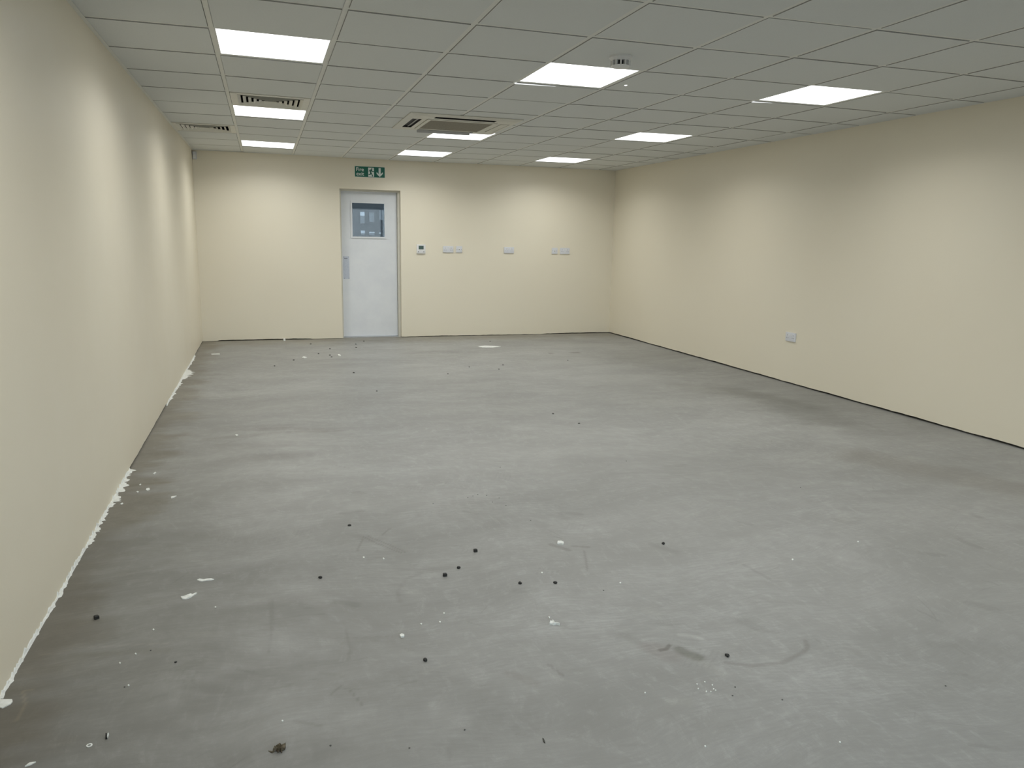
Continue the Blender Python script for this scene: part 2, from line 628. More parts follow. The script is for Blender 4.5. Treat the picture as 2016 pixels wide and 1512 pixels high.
# front wall behind the camera, with a shop window
WX0, WX1, WZ0, WZ1 = -0.55, 4.65, 0.12, 2.2
mb = MB()
mb.box(XL - .1, WX0, YF - .2, YF, -.02, ZT)
mb.box(WX1, XR + .1, YF - .2, YF, -.02, ZT)
mb.box(WX0, WX1, YF - .2, YF, -.02, WZ0)
mb.box(WX0, WX1, YF - .2, YF, WZ1, ZT)
wf = mb.build('wall_front', M['wall'])
tag(wf, 'cream painted front wall around the shop window', 'wall', kind='structure')
win = thing('window_1', 'wide grey framed shop window in the front wall', 'window', ((WX0 + WX1) / 2, YF - .1, WZ0))
win['kind'] = 'structure'
hw, hh = (WX1 - WX0) / 2, WZ1 - WZ0
mb = MB()
mb.box(-hw, hw, -.03, .03, 0, .05)
mb.box(-hw, hw, -.03, .03, hh - .05, hh)
for x in (-hw, hw - .05):
    mb.box(x, x + .05, -.03, .03, .05, hh - .05)
for x in (-hw / 2, 0, hw / 2):
    mb.box(x - .025, x + .025, -.03, .03, .05, hh - .05)
mb.build('window_frame', M['alu'], win)
for k in range(4):
    a = -hw + (2 * hw) * k / 4 + (.05 if k == 0 else .025)
    b = -hw + (2 * hw) * (k + 1) / 4 - (.05 if k == 3 else .025)
    MB().box(a, b, -.004, .004, .05, hh - .05).build('pane', M['shopglass'], win)


# ------------------------------------------------------------------ white filler on the floor along the left wall
def filler_strip(y0, y1, wfun, seed, lip=0.012):
    r = random.Random(seed)
    n = int((y1 - y0) / .012)
    mb = MB()
    tooth, peak, slow = 5, 1.0, 0.0
    for i in range(n + 1):
        y = y0 + (y1 - y0) * i / n
        if i % tooth == 0:
            tooth = r.randint(3, 9)
            peak = r.uniform(.75, 1.25)
        slow = slow * .8 + r.uniform(-.25, .25)
        wd = max(.0015, wfun(y) * max(.15, peak * (1 - .55 * ((i % tooth) / tooth)) + slow + r.uniform(-.12, .12)))
        sk = r.uniform(-.002, .006)
        hgt = lip * r.choice((.25, .5, .9, 1.3)) * (.6 + .8 * r.random())
        mb.v += [(XL + .0004, y, hgt), (XL + .003, y, hgt * .75), (XL + .005, y, .0035),
                 (XL + max(.006, wd * .7), y + sk * .5, .0028), (XL + max(.007, wd), y + sk, .0005),
                 (XL - .004, y, .0002)]
    for i in range(n):
        q = i * 6
        for j in range(6):
            j2 = (j + 1) % 6
            mb.f.append((q + j, q + 6 + j, q + 6 + j2, q + j2))
    mb.f.append(tuple(range(6)))
    mb.f.append(tuple(n * 6 + j for j in reversed(range(6))))
    return fix_normals(mb.build('filler_strip', M['plaster'], wl))


def w_near(y):
    t = [(2.36, .014), (2.6, .010), (2.85, .006), (3.0, .014), (3.2, .010), (3.45, .010), (3.6, .022), (3.9, .022), (4.15, .040), (4.5, .040), (4.69, .036)]
    return float(np.interp(y, [a for a, b in t], [b for a, b in t]))


def w_far(y):
    t = [(6.45, .010), (6.9, .020), (7.5, .030), (7.9, .055), (8.15, .085), (8.2, .012), (8.7, .02), (8.95, .028), (9.15, .006)]
    return float(np.interp(y, [a for a, b in t], [b for a, b in t]))


f1 = filler_strip(2.36, 4.69, w_near, 5)
f1['label'] = 'torn white filler strip along the foot of the wall'
filler_strip(6.45, 9.15, w_far, 6)


# ------------------------------------------------------------------ ceiling: soffit, tees, tiles
mb = MB()
mb.box(XL - .16, XR + .16, YF - .2, YB + .2, ZT, ZT + .1)
ceil = mb.build('ceiling', M['void'])
tag(ceil, 'grey suspended ceiling of square tiles in a metal grid', 'ceiling', kind='structure')
cx = [XL] + [GX + T * k for k in range(9)] + [XR]            # column edges (tees)
r0, r1 = -11, 10                                             # row edges
cy = [YF] + [GY + T * k for k in range(-10, 10)] + [YB]
rows = list(range(-11, 10))
SAG = [.003, .006, .0, -.006, -.007, -.006, .0, .003, .006, .001, .0]   # slight sag of each main tee


def sag(c):
    return (SAG[c] + SAG[c + 1]) / 2, -math.atan2(SAG[c + 1] - SAG[c], cx[c + 1] - cx[c])


ZF = H + 0.004                                               # face of the tee flange
main_me = None
for k in range(1, 10):
    mb = MB()
    mb.box(-.012, .012, YF, YB, 0, .0015).box(-.001, .001, YF, YB, .0015, .035)
    mb.build('main_tee', M['tee'], ceil, (cx[k], 0, ZF + SAG[k]))


def tee_mesh(L):
    mb = MB()
    mb.box(0, L, -.012, .012, .0002, .0015).box(0, L, -.001, .001, .0015, .035)
    me = mb.mesh('cross_tee')
    me.materials.append(M['tee'])
    return me


tee_cache, tile_cache = {}, {}
for j in range(1, len(cy) - 1):
    for c in range(10):
        a = cx[c] + (.012 if c else 0)
        b = cx[c + 1] - (.012 if c < 9 else 0)
        key = round(b - a, 4)
        if key not in tee_cache:
            tee_cache[key] = tee_mesh(b - a)
        o = link('cross_tee', tee_cache[key], None, ceil, (a, cy[j], ZF + SAG[c]))
        o.rotation_euler = (0, sag(c)[1], 0)


def tile_mesh(wx, wy):
    mb = MB()
    g = .003
    mb.box(-wx / 2 + g, wx / 2 - g, -wy / 2 + g, wy / 2 - g, .006, .018)
    e, s = .0135, .015
    k = len(mb.v)
    for z, i in ((0.0, s), (0.0062, e)):
        x, y = wx / 2 - i, wy / 2 - i
        mb.v += [(-x, -y, z), (x, -y, z), (x, y, z), (-x, y, z)]
    mb.f.append((k + 3, k + 2, k + 1, k))
    for i in range(4):
        n = (i + 1) % 4
        mb.f.append((k + i, k + n, k + 4 + n, k + 4 + i))
    me = mb.mesh('ceiling_tile')
    me.materials.append(M['tile'])
    me.materials.append(M['tile_edge'])
    for p in me.polygons:
        if abs(p.normal.z) < .9:
            p.material_index = 1
    return me


# cells taken by lights, vents: (column, row)
lights = {(1, 0): 0, (4, 0): 1, (7, 0): 2, (1, 4): 3, (4, 5): 4, (7, 4): 5, (1, 8): 6, (4, 8): 7, (7, 8): 8,
          (1, -4): 9, (4, -4): 9, (7, -4): 9}
vents = {(1, 3): 0, (0, 6): 1}


def cell(c, r):
    j = r + 11
    return cx[c], cx[c + 1], cy[j], cy[j + 1]


for r in rows:
    for c in range(10):
        if (c, r) in lights or (c, r) in vents:
            continue
        x0, x1, y0, y1 = cell(c, r)
        key = (round(x1 - x0, 3), round(y1 - y0, 3))
        if key not in tile_cache:
            tile_cache[key] = tile_mesh(*key)
        ac = c in (3, 4) and r in (3, 4)
        dz = 0.0006 if ac else rnd.choice((0, 0, .0004, .0008, .002))
        o = link('ceiling_tile', tile_cache[key], None, ceil, ((x0 + x1) / 2, (y0 + y1) / 2, H + dz + sag(c)[0]))
        o.rotation_euler = (0 if ac else rnd.uniform(-.0025, .0025), sag(c)[1], 0)

# wall angle trim round the ceiling
for k, (x0, x1, y0, y1) in enumerate(((XL, XL + .02, YF, YB), (XR - .02, XR, YF, YB), (XL + .02, XR - .02, YB - .02, YB),
                                      (XL + .02, XR - .02, YF, YF + .02))):
    mb = MB()
    mb.box(x0, x1, y0, y1, H + .001, H + .0028)
    tx = ((x0, x0 + .002), (x1 - .002, x1), (x0, x1), (x0, x1))[k]
    ty = ((y0, y1), (y0, y1), (y1 - .002, y1), (y0, y0 + .002))[k]
    mb.box(tx[0], tx[1], ty[0], ty[1], H + .0028, H + .03)
    o = mb.build('trim_%d' % (k + 1), M['tee'])
    where = ('the long plain wall', 'the wall with the low socket', 'the end wall with the door', 'the front wall')[k]
    tag(o, 'off-white metal angle trim edging the ceiling along ' + where, 'trim', kind='structure')

# ------------------------------------------------------------------ ceiling lights
LAB = ['bright square ceiling light two tiles away from the square air vent, beside the plain wall',
       'bright square ceiling light next to the round smoke detector, light leaking at one corner',
       'bright square ceiling light with a leaking corner, away from the smoke detector',
       'bright square ceiling light touching the square air vent',
       'bright square ceiling light partly hidden by the drooping air conditioner flap',
       'bright square ceiling light nearest the low socket on the long wall',
       'bright square ceiling light nearest the motion sensor in the corner',
       'bright square ceiling light in the last row, nearest the fire exit sign',
       'bright square ceiling light in the last row, nearest the paired sockets by the corner',
       'square ceiling light behind the camera, toward the shop window']


def frame_mesh(o, i, z0, z1):
    mb = MB()
    mb.box(-o, o, -o, -i, z0, z1).box(-o, o, i, o, z0, z1)
    mb.box(-o, -i, -i, i, z0, z1).box(i, o, -i, i, z0, z1)
    return mb


proto_meshes = dict(frame=frame_mesh(.296, .2815, .0017, .012).mesh('frame'),
                    diffuser=MB().box(-.2815, .2815, -.2815, .2815, .003, .006).mesh('diffuser'),
                    housing=MB().box(-.290, .290, -.290, .290, .0122, .04).mesh('housing'))
proto_meshes['frame'].materials.append(M['tee'])
proto_meshes['diffuser'].materials.append(M['panel'])
proto_meshes['housing'].materials.append(M['tee'])
for (c, r), k in lights.items():
    x0, x1, y0, y1 = cell(c, r)
    t = thing('ceiling_light', LAB[k], 'light', ((x0 + x1) / 2, (y0 + y1) / 2, ZF + sag(c)[0]), 0, 'square ceiling lights')
    t.rotation_euler = (0, sag(c)[1], 0)
    for nm, me in proto_meshes.items():
        link(nm, me, None, t)
    ld = bpy.data.lights.new('led_array', 'AREA')
    ld.shape = 'SQUARE'
    ld.size = 0.56
    ld.energy = PANEL_WATTS
    ld.spread = math.radians(PANEL_SPREAD)
    ld.color = (0.99, 1.0, 0.98)
    lo = bpy.data.objects.new('led_array', ld)
    COL.objects.link(lo)
    lo.parent = t
    lo.location = (0, 0, H - ZF - .0005)
    if k in (1, 2):     # panel not fully home: added glowing wedge imitates light leaking onto the tee
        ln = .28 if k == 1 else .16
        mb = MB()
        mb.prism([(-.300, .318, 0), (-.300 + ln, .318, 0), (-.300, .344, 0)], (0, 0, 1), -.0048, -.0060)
        mb.build('light_leak', M['leak'], t)

# ------------------------------------------------------------------ square air vents
VL = ['square four-way air vent touching a square ceiling light', 'square four-way air vent against the plain wall']
for (c, r), k in vents.items():
    x0, x1, y0, y1 = cell(c, r)
    wdx = x1 - x0
    xc = (x0 + x1) / 2 if c else x1 - .292
    t = thing('air_vent', VL[k], 'vent', (xc, (y0 + y1) / 2, H + sag(c)[0]), 0, 'square air vents')
    t.rotation_euler = (0, sag(c)[1], 0)
    po = .2845 if c else .283
    mb = frame_mesh(po, .236, -.002, .008)
    mb.build('face_plate', M['vent'], t)
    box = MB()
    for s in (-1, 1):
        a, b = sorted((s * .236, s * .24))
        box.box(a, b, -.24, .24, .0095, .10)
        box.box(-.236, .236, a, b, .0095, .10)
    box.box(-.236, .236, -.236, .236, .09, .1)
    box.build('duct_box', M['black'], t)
    for i in range(6):
        ro = .236 - i * .038
        ri = ro - .021
        mb = MB()
        th = .0015
        O = [(-ro, -ro), (ro, -ro), (ro, ro), (-ro, ro)]
        I = [(-ri, -ri), (ri, -ri), (ri, ri), (-ri, ri)]
        k0 = len(mb.v)
        for z, P in ((-.005, O), (.012, I)):
            mb.v += [(x, y, z) for x, y in P]
        for z, P in ((-.005 + th, O), (.012 + th, I)):
            mb.v += [(x, y, z) for x, y in P]
        for a in range(4):
            b = (a + 1) % 4
            mb.f += [(a, b, 4 + b, 4 + a), (8 + b, 8 + a, 12 + a, 12 + b), (b, a, 8 + a, 8 + b), (4 + a, 4 + b, 12 + b, 12 + a)]
        mb.build('louvre', M['vent'], t)

# ------------------------------------------------------------------ ceiling cassette air conditioner
ACX, ACY = 1.65, 6.86
t = thing('air_conditioner', 'off-white ceiling cassette air conditioner with grey intake grille and drooping flap', 'air conditioner', (ACX, ACY, H - .007))
HO, SO, SI, SL, HI = .48, .425, .345, .262, .305
ZP, ZE = -.018, -.007
mb = MB()
# sloping rim from thin outer edge up to the flat face
for a in range(4):
    ca, sa = round(math.cos(a * PI / 2)), round(math.sin(a * PI / 2))

    def R(x, y, z):
        return (x * ca - y * sa, x * sa + y * ca, z)
    mb.quad(R(-HO, -HO, ZE), R(HO, -HO, ZE), R(SO, -SO, ZP), R(-SO, -SO, ZP))
    mb.quad(R(-HO, -HO, 0), R(HO, -HO, 0), R(HO, -HO, ZE), R(-HO, -HO, ZE))
    # corner square and inner band
    mb.quad(R(-SI, -SO, ZP), R(-SL, -SO, ZP), R(-SL, -SI, ZP), R(-SI, -SI, ZP))
    mb.quad(R(SL, -SO, ZP), R(SO, -SO, ZP), R(SO, -SI, ZP), R(SL, -SI, ZP))
    mb.quad(R(-SI, -SI, ZP), R(SI, -SI, ZP), R(HI, -HI, ZP), R(-HI, -HI, ZP))
    mb.quad(R(-HI, -HI, ZP), R(HI, -HI, ZP), R(HI, -HI, ZP + .012), R(-HI, -HI, ZP + .012))
mb.build('panel', M['ac'], t)
for a in range(4):
    ca, sa = round(math.cos(a * PI / 2)), round(math.sin(a * PI / 2))
    x0, x1, y0, y1 = -SL + .0005, SL - .0005, -SO + .0005, -SI - .0005
    pts = [(x * ca - y * sa, x * sa + y * ca, 0) for x, y in ((x0, y0), (x1, y0), (x1, y1), (x0, y1))]
    mb = MB()
    mb.prism(pts, (0, 0, 1), -.001, -.004)

    def R(x, y, z):
        return (x * ca - y * sa, x * sa + y * ca, z)
    mb.quad(R(-SL, -SO, ZP), R(SL, -SO, ZP), R(SL, -SO, -.001), R(-SL, -SO, -.001))
    mb.quad(R(SL, -SI, ZP), R(-SL, -SI, ZP), R(-SL, -SI, -.001), R(SL, -SI, -.001))
    mb.quad(R(-SL, -SI, ZP), R(-SL, -SO, ZP), R(-SL, -SO, -.001), R(-SL, -SI, -.001))
    mb.quad(R(SL, -SO, ZP), R(SL, -SI, ZP), R(SL, -SI, -.001), R(SL, -SO, -.001))
    mb.build('air_slot', M['black'], t)
gf = frame_mesh(.302, .272, ZP - .006, ZP + .010).build('grille_frame', M['ac'], t)
mb = MB()
mb.box(-.272, .272, -.272, .272, ZP + .006, ZP + .009)
for i in range(30):
    y = -.265 + i * .0183
    mb.box(-.272, .272, y - .0045, y + .0045, ZP - .003, ZP + .004)
mb.build('intake_grille', M['acgrille'], t)


def flap(x0, x1, yh, wid, ang, zh, mat, turn, name='flap'):
    """flap hinged at (yh, zh), swung by ang from horizontal, in the slot turned by quarter turns"""
    mb = MB()
    ca, sa = math.cos(ang), math.sin(ang)
    th = .004
    pts = []
    for d, n in ((0, 0), (wid, 0), (wid, th), (0, th)):
        pts.append((d * ca - n * sa, d * sa + n * ca))
    k = 0
    cq, sq = round(math.cos(turn * PI / 2)), round(math.sin(turn * PI / 2))
    poly = []
    for x in (x0, x1):
        for y, z in pts:
            X, Y = x, yh + y
            mb.v.append((X * cq - Y * sq, X * sq + Y * cq, zh + z))
    mb.f = [(0, 1, 2, 3), (7, 6, 5, 4), (0, 4, 5, 1), (1, 5, 6, 2), (2, 6, 7, 3), (3, 7, 4, 0)]
    return fix_normals(mb.build(name, mat, t))


# slot 0 faces the camera side (-y), 1 = +x, 2 = +y, 3 = -x
flap(-SL + .01, SL - .01, -SI - .004, .012, -2.6, -.0085, M['black'], 0)
flap(-SL + .006, SL - .006, -SO + .006, .070, -.02, -.0195, M['ac'], 1)      # closed
flap(-.24, .262, -SO + .030, .030, -2.25, -.012, M['acgrey'], 2)             # drooping
flap(-SL + .01, SL - .01, -SI - .03, .030, .35, -.012, M['acgrey'], 3)

# ------------------------------------------------------------------ smoke detector, indicator, motion sensor
t = thing('smoke_detector', 'round white smoke detector with dark slots on the ceiling', 'smoke detector', (1.905, 4.048, H - .0065))
t.scale = (1.2, 1.2, 1.25)
smooth(lathe([(.052, 0), (.052, -.008), (.050, -.010), (.046, -.014), (.045, -.020)]).build('base', M['white'], t), 30)
smooth(lathe([(.030, -.019), (.028, -.040)]).build('sensing_chamber', M['black'], t), 30)
smooth(lathe([(.042, -.0395), (.040, -.043), (.034, -.047), (.020, -.050), (.006, -.051)]).build('cap', M['white'], t), 30)
for i in range(12):
    a = 2 * PI * i / 12 + .13
    mb = MB()
    mb.box(-.0035, .0035, .030, .0445, -.041, -.019)
    o = mb.build('rib', M['white'], t)
    o.rotation_euler = (0, 0, a)
o = smooth(lathe([(.0095, 0), (.0095, -.002), (.006, -.004), (.002, -.005)], 20).build('indicator_lamp', mat_emit('indicator', (1, 1, .95), 1.4), None, (2.28, 4.75, H - .005)))
tag(o, 'tiny white indicator lamp on a ceiling tile', 'lamp')

t = thing('motion_sensor', 'small white motion sensor high in the corner of the end wall', 'sensor', (XL + .028, YB, 2.288))
mb = MB()
mb.box(-.024, .024, -.012, 0, -.046, .046)
bevel(mb.build('back_box', M['outlet'], t), .003)
mb = MB()
mb.box(-.021, .021, -.036, -.0125, -.044, .044)
bevel(mb.build('cover', M['outlet'], t), .007, 3)
mb = MB()
mb.box(-.015, .015, -.038, -.0355, -.034, .006)
mb.build('lens', M['white'], t)

# ------------------------------------------------------------------ door_1 with frame
d = thing('door_1', 'white fire exit door with a square glazed panel and metal push plate', 'door', (0, YB, 0))
d['kind'] = 'structure'
yl = REV - .045            # leaf front face
mb = MB()
mb.box(DX0, DX0 + .022, .06, .2, 0, DZ).box(DX1 - .030, DX1, .06, .2, 0, DZ).box(DX0 + .022, DX1 - .030, .06, .2, DZ - .022, DZ)
mb.build('door_frame', M['frame'], d)
mb = MB()
mb.box(DX1 - .040, DX1 - .030, .05 + REV, .2, .012, DZ - .022)
mb.build('door_stop', M['door'], d)
LX0, LX1, LZ0, LZ1 = DX0 + .024, DX1 - .033, .014, DZ - .026
PX0, PX1, PZ0, PZ1 = 1.133, 1.560, 1.350, 1.788
y0, y1 = REV, REV + .044
mb = MB()
mb.box(LX0, PX0, y0, y1, LZ0, LZ1).box(PX1, LX1, y0, y1, LZ0, LZ1)
mb.box(PX0, PX1, y0, y1, LZ0, PZ0).box(PX0, PX1, y0, y1, PZ1, LZ1)
leaf = mb.build('door_leaf', M['door'], d)
b = .022
mb = MB()
mb.box(PX0 - b, PX1 + b, y0 - .010, y0 - .0002, PZ0 - b, PZ0).box(PX0 - b, PX1 + b, y0 - .010, y0 - .0002, PZ1, PZ1 + b)
mb.box(PX0 - b, PX0, y0 - .010, y0 - .0002, PZ0, PZ1).box(PX1, PX1 + b, y0 - .010, y0 - .0002, PZ0, PZ1)
o = mb.build('glazing_bead', M['door'], leaf)
mb = MB()
mb.box(PX0, PX1, y0 + .018, y0 + .024, PZ0, PZ1)
o = mb.build('pane', M['glass'], leaf)
o['label'] = 'dull blue-grey glass panel'
# push plate
mb = MB()
mb.box(1.003, 1.080, y0 - .0022, y0 - .0002, .788, 1.088)
pp = bevel(mb.build('push_plate', M['plate'], leaf), .0008, 1)
pp['label'] = 'bluish brushed metal push plate'
x = 1.016
mb = MB()
for wd in (.011, .008, .009, .007, .009):
    mb.box(x, x + wd - .002, y0 - .0028, y0 - .0023, 1.058, 1.066)
    x += wd
# smudged printed word on the plate, too small to read
mb.build('print', M['ink'], leaf)
for sx in (1.011, 1.072):
    for sz in (.797, 1.079):
        me = lathe([(.0042, 0), (.0042, .0015), (.002, .002)], 12)
        o = me.build('screw', M['hole'], leaf)
        o.rotation_euler = (PI / 2, 0, 0)
        o.location = (sx, y0 - .0023, sz)
mb = MB()
mb.box(DX0 + .022, DX1 - .030, .055, .20, .0, .009)
mb.build('threshold', M['alu'], d)

# ------------------------------------------------------------------ fire exit sign
SX0, SX1, SZ0, SZ1 = 1.162, 1.554, 2.113, 2.250
s = thing('fire_exit_sign', 'green fire exit sign with running figure and down arrow above the door', 'sign', (0, YB, 0))
mb = MB()
mb.box(SX0, SX1, -.004, -.0005, SZ0, SZ1)
mb.build('sign_edge', M['signwhite'], s)
mb = MB()
e = .003
mb.box(SX0 + e, SX1 - e, -.0052, -.0041, SZ0 + e, SZ1 - e)
mb.build('sign_plate', M['green'], s)
SW, SH = SX1 - SX0, SZ1 - SZ0
sp = lambda u, v: (SX0 + u * SW, 0, SZ0 + v * SH)


def text_mesh(name, txt, size, loc, mat, parent):
    cu = bpy.data.curves.new(name, 'FONT')
    cu.body = txt
    cu.size = size
    cu.extrude = .0004
    cu.offset = .0006
    ob = bpy.data.objects.new(name, cu)
    COL.objects.link(ob)
    dg = bpy.context.evaluated_depsgraph_get()
    me = bpy.data.meshes.new_from_object(ob.evaluated_get(dg))
    COL.objects.unlink(ob)
    bpy.data.objects.remove(ob)
    me.name = name
    me.materials.clear()
    o = link(name, me, mat, parent, loc)
    o.rotation_euler = (PI / 2, 0, 0)
    return o


text_mesh('lettering', 'Fire', .066, (SX0 + .016, -.0058, SZ0 + .0745), M['signwhite'], s)
text_mesh('lettering', 'exit', .066, (SX0 + .019, -.0058, SZ0 + .020), M['signwhite'], s)


def flat(name, polys, mat, dep):
    mb = MB()
    for P in polys:
        mb.prism([sp(*p) for p in P], (0, -1, 0), dep, dep - .0005)
    return fix_normals(mb.build(name, mat, s))


flat('doorway_symbol', [[(.445, .06), (.635, .06), (.635, .90), (.445, .90)]], M['signwhite'], .0060)


def limb(pts, wd):
    out = []
    for (x0, y0), (x1, y1) in zip(pts[:-1], pts[1:]):
        ax, ay = (x1 - x0) * SW, (y1 - y0) * SH
        L = math.hypot(ax, ay)
        nx, ny = -ay / L * wd / 2 / SW, ax / L * wd / 2 / SH
        ex, ey = ax / L * wd * .25 / SW, ay / L * wd * .25 / SH
        out.append([(x0 + nx - ex, y0 + ny - ey), (x0 - nx - ex, y0 - ny - ey), (x1 - nx + ex, y1 - ny + ey), (x1 + nx + ex, y1 + ny + ey)])
    return out


fig = limb([(.545, .70), (.525, .48)], .017)                                   # trunk
fig += limb([(.53, .45), (.515, .28), (.46, .265)], .012)                      # trailing leg
fig += limb([(.53, .46), (.562, .30), (.592, .12)], .012)                      # leading leg
fig += limb([(.54, .70), (.49, .66), (.475, .54)], .009)                       # rear arm
fig += limb([(.545, .70), (.585, .56), (.63, .545)], .009)                     # front arm
fig.append([(.563 + .022 * math.cos(a * PI / 8), .785 + .022 * SW / SH * math.sin(a * PI / 8)) for a in range(16)])
flat('running_figure', fig, M['green'], .0066)
flat('down_arrow', [[(.79, .90), (.79, .42), (.725, .52), (.715, .40), (.825, .06), (.935, .40), (.925, .52), (.86, .42), (.86, .90)][::-1]]
     if False else [[(.79, .90), (.86, .90), (.86, .36), (.79, .36)], [(.722, .52), (.722, .36), (.825, .07), (.825, .26)],
                    [(.825, .26), (.825, .07), (.928, .36), (.928, .52)], [(.79, .36), (.86, .36), (.825, .2)]], M['signwhite'], .0060)

# ------------------------------------------------------------------ thermostat
t = thing('thermostat', 'white wall thermostat with a grey-green screen beside the door', 'thermostat', (2.029, YB, 1.199))
mb = MB()
mb.box(-.060, .060, -.018, -.0005, -.061, .061)
bevel(mb.build('case', M['white'], t), .003)
mb = MB()
mb.box(-.034, .034, -.0195, -.0178, -.004, .044)
mb.build('screen', M['lcd'], t)
fr = MB()
fr.box(-.038, .038, -.0188, -.0178, .044, .048).box(-.038, .038, -.0188, -.0178, -.008, -.004)
fr.box(-.038, -.034, -.0188, -.0178, -.004, .044).box(.034, .038, -.0188, -.0178, -.004, .044)
fr.build('screen_frame', M['white'], t)
for i, x in enumerate((-.038, -.020, -.004, .012, .036)):
    mb = MB()
    mb.box(x - .0055, x + .0055, -.0205, -.0178, -.042, -.032)
    mb.build('button', M['outlet'] if i % 4 else M['hole'], t)


# ------------------------------------------------------------------ sockets
def plate_socket(label, loc, rz, group):
    t = thing('power_socket', label, 'socket', loc, rz, group)
    mb = MB()
    mb.box(-.073, .073, -.012, -.0005, -.043, .043)
    bevel(mb.build('face_plate', M['outlet'], t), .0025)
    for sx in (-1, 1):
        mb = MB()
        mb.box(sx * .018 - .006, sx * .018 + .006, -.0152, -.0118, .008, .030)
        r = mb.build('rocker_switch', M['white'], t)
        c = sx * .042
        for (dx, dz, wx, wz) in ((0, .016, .0045, .009), (-.011, -.010, .008, .0045), (.011, -.010, .008, .0045)):
            mb = MB()
            mb.box(c + dx - wx / 2, c + dx + wx / 2, -.0126, -.0119, dz - wz / 2, dz + wz / 2)
            mb.build('pin_slot', M['hole'], t)
    return t


def plate_outlet(label, loc, group):
    t = thing('data_outlet', label, 'outlet', loc, 0, group)
    mb = MB()
    mb.box(-.043, .043, -.011, -.0005, -.043, .043)
    bevel(mb.build('face_plate', M['outlet'], t), .0025)
    mb = MB()
    mb.box(-.013, .013, -.0125, -.0108, -.012, .012)
    mb.build('port_surround', M['white'], t)
    mb = MB()
    mb.box(-.007, .007, -.0131, -.0124, -.008, .002)
    mb.build('port', M['hole'], t)
    for sx in (-1, 1):
        mb = MB()
        mb.box(sx * .030 - .003, sx * .030 + .003, -.0116, -.0108, -.003, .003)
        mb.build('screw', M['hole'], t)


GS = 'wall sockets'
plate_socket('white double power socket nearest the thermostat', (2.406, YB, 1.200), 0, GS)
plate_socket('white double power socket standing alone midway along the end wall', (3.282, YB, 1.200), 0, GS)
plate_socket('white double power socket nearest the corner, at the end of the row', (4.125, YB, 1.199), 0, GS)
plate_socket('white double power socket alone low on the long wall', (XR, 6.213, .459), -PI / 2, GS)
GD = 'single outlets'
plate_outlet('small square data outlet beside the socket nearest the thermostat', (2.561, YB, 1.202), GD)
plate_outlet('small square data outlet beside the socket nearest the corner', (3.969, YB, 1.199), GD)


# ------------------------------------------------------------------ bits on the floor
def lump_mesh(seed, sx, sy, sz, blocky=False):
    r = random.Random(seed)
    b = bmesh.new()
    if blocky:
        bmesh.ops.create_cube(b, size=1.0)
        bmesh.ops.bevel(b, geom=list(b.edges), offset=.14, segments=1, affect='EDGES')
        j = .05
    else:
        bmesh.ops.create_icosphere(b, subdivisions=2, radius=.5)
        j = .12
    ph = [r.uniform(0, 6) for _ in range(4)]
    for v in b.verts:
        k = 1 + j * math.sin(v.co.x * 6 + ph[0]) + j * math.sin(v.co.y * 7 + ph[1]) + j * .7 * math.sin(v.co.z * 8 + ph[2])
        v.co = Vector((v.co.x * k * sx, v.co.y * k * sy, v.co.z * k * sz))
        v.co.z = max(v.co.z, -sz * .36)
    z = min(v.co.z for v in b.verts)
    for v in b.verts:
        v.co.z -= z
    me = bpy.data.meshes.new('lump')
    b.to_mesh(me)
    b.free()
    return me


def put(name, me, mat, u, v, rz, label, cat, group=None):
    o = link(name, me, mat, None, on_floor(u, v))
    o.rotation_euler = (0, 0, rz)
    return tag(o, label, cat, group)


lumps = [lump_mesh(k, .016, .014, .010) for k in range(4)]
cubes = [lump_mesh(10 + k, .0155, .015, .014, True) for k in range(2)]
for me in lumps + cubes:
    me.materials.append(M['rubber'])
LB = 'small rounded black rubber lump lying on the open concrete floor'
GB = 'black rubber lumps on the floor'
for i, (u, v) in enumerate(((688, 1035), (903, 1119), (631, 1138), (1024, 1149), (1093, 1148), (837, 1301), (1432, 1292), (1306, 1071), (346, 1304))):
    o = put('rubber_lump', lumps[i % 4], None, u, v, i * 1.3, LB, 'lump', GB)
    if i == 8:
        o.scale = (.5, .5, .5)
for i, (u, v) in enumerate(((936, 1086), (876, 1134), (190, 1218))):
    lab = ('small black rubber cube in the middle of the concrete floor', 'small black rubber cube in the middle of the concrete floor',
           'small black rubber cube near the filler strip of the plain wall')[i]
    put('rubber_cube', cubes[i % 2], None, u, v, (.05, .02, .5)[i], lab, 'cube', 'black rubber cubes on the floor')
far = [lump_mesh(20 + k, .024, .018, .010) for k in range(3)]
for me in far:
    me.materials.append(M['crumb'])
sc = lambda x, y: (480 + x / 8.4, 650 + y / 8.4)
far_px = [sc(*p) for p in ((1105, 232), (1423, 312), (1237, 395), (1425, 417), (1453, 447), (1850, 235), (1858, 292), (823, 498), (510, 595), (1985, 185), (1820, 708))]
for i, (u, v) in enumerate(far_px):
    o = put('dark_crumb', far[i % 3], None, u, v, i, 'dark crumb of dirt on the floor in front of the fire exit door', 'crumb', 'dark crumbs near the door')
sc2 = lambda x, y: (700 + x / 3.6, 600 + y / 3.6)
for i, p in enumerate(((953, 260), (654, 491), (1017, 458), (1045, 428), (1400, 774), (805, 442), (1583, 842), (150, 613), (1505, 395))):
    o = put('dark_crumb', far[i % 3], None, *sc2(*p), i, 'dark crumb of dirt on the open floor before the row of sockets', 'crumb', 'dark crumbs out on the floor')
    o.scale = (.75,) * 3
sm = lump_mesh(33, .0055, .005, .003)
sm.materials.append(M['grit'])
sc3 = lambda x, y: (700 + x / 3.36, 880 + y / 3.36)
tiny = [sc3(*p) for p in ((743, 336), (776, 325), (808, 316), (868, 321), (905, 366), (950, 339), (995, 389), (513, 376), (1790, 94), (1640, 950), (1158, 487), (957, 135))]
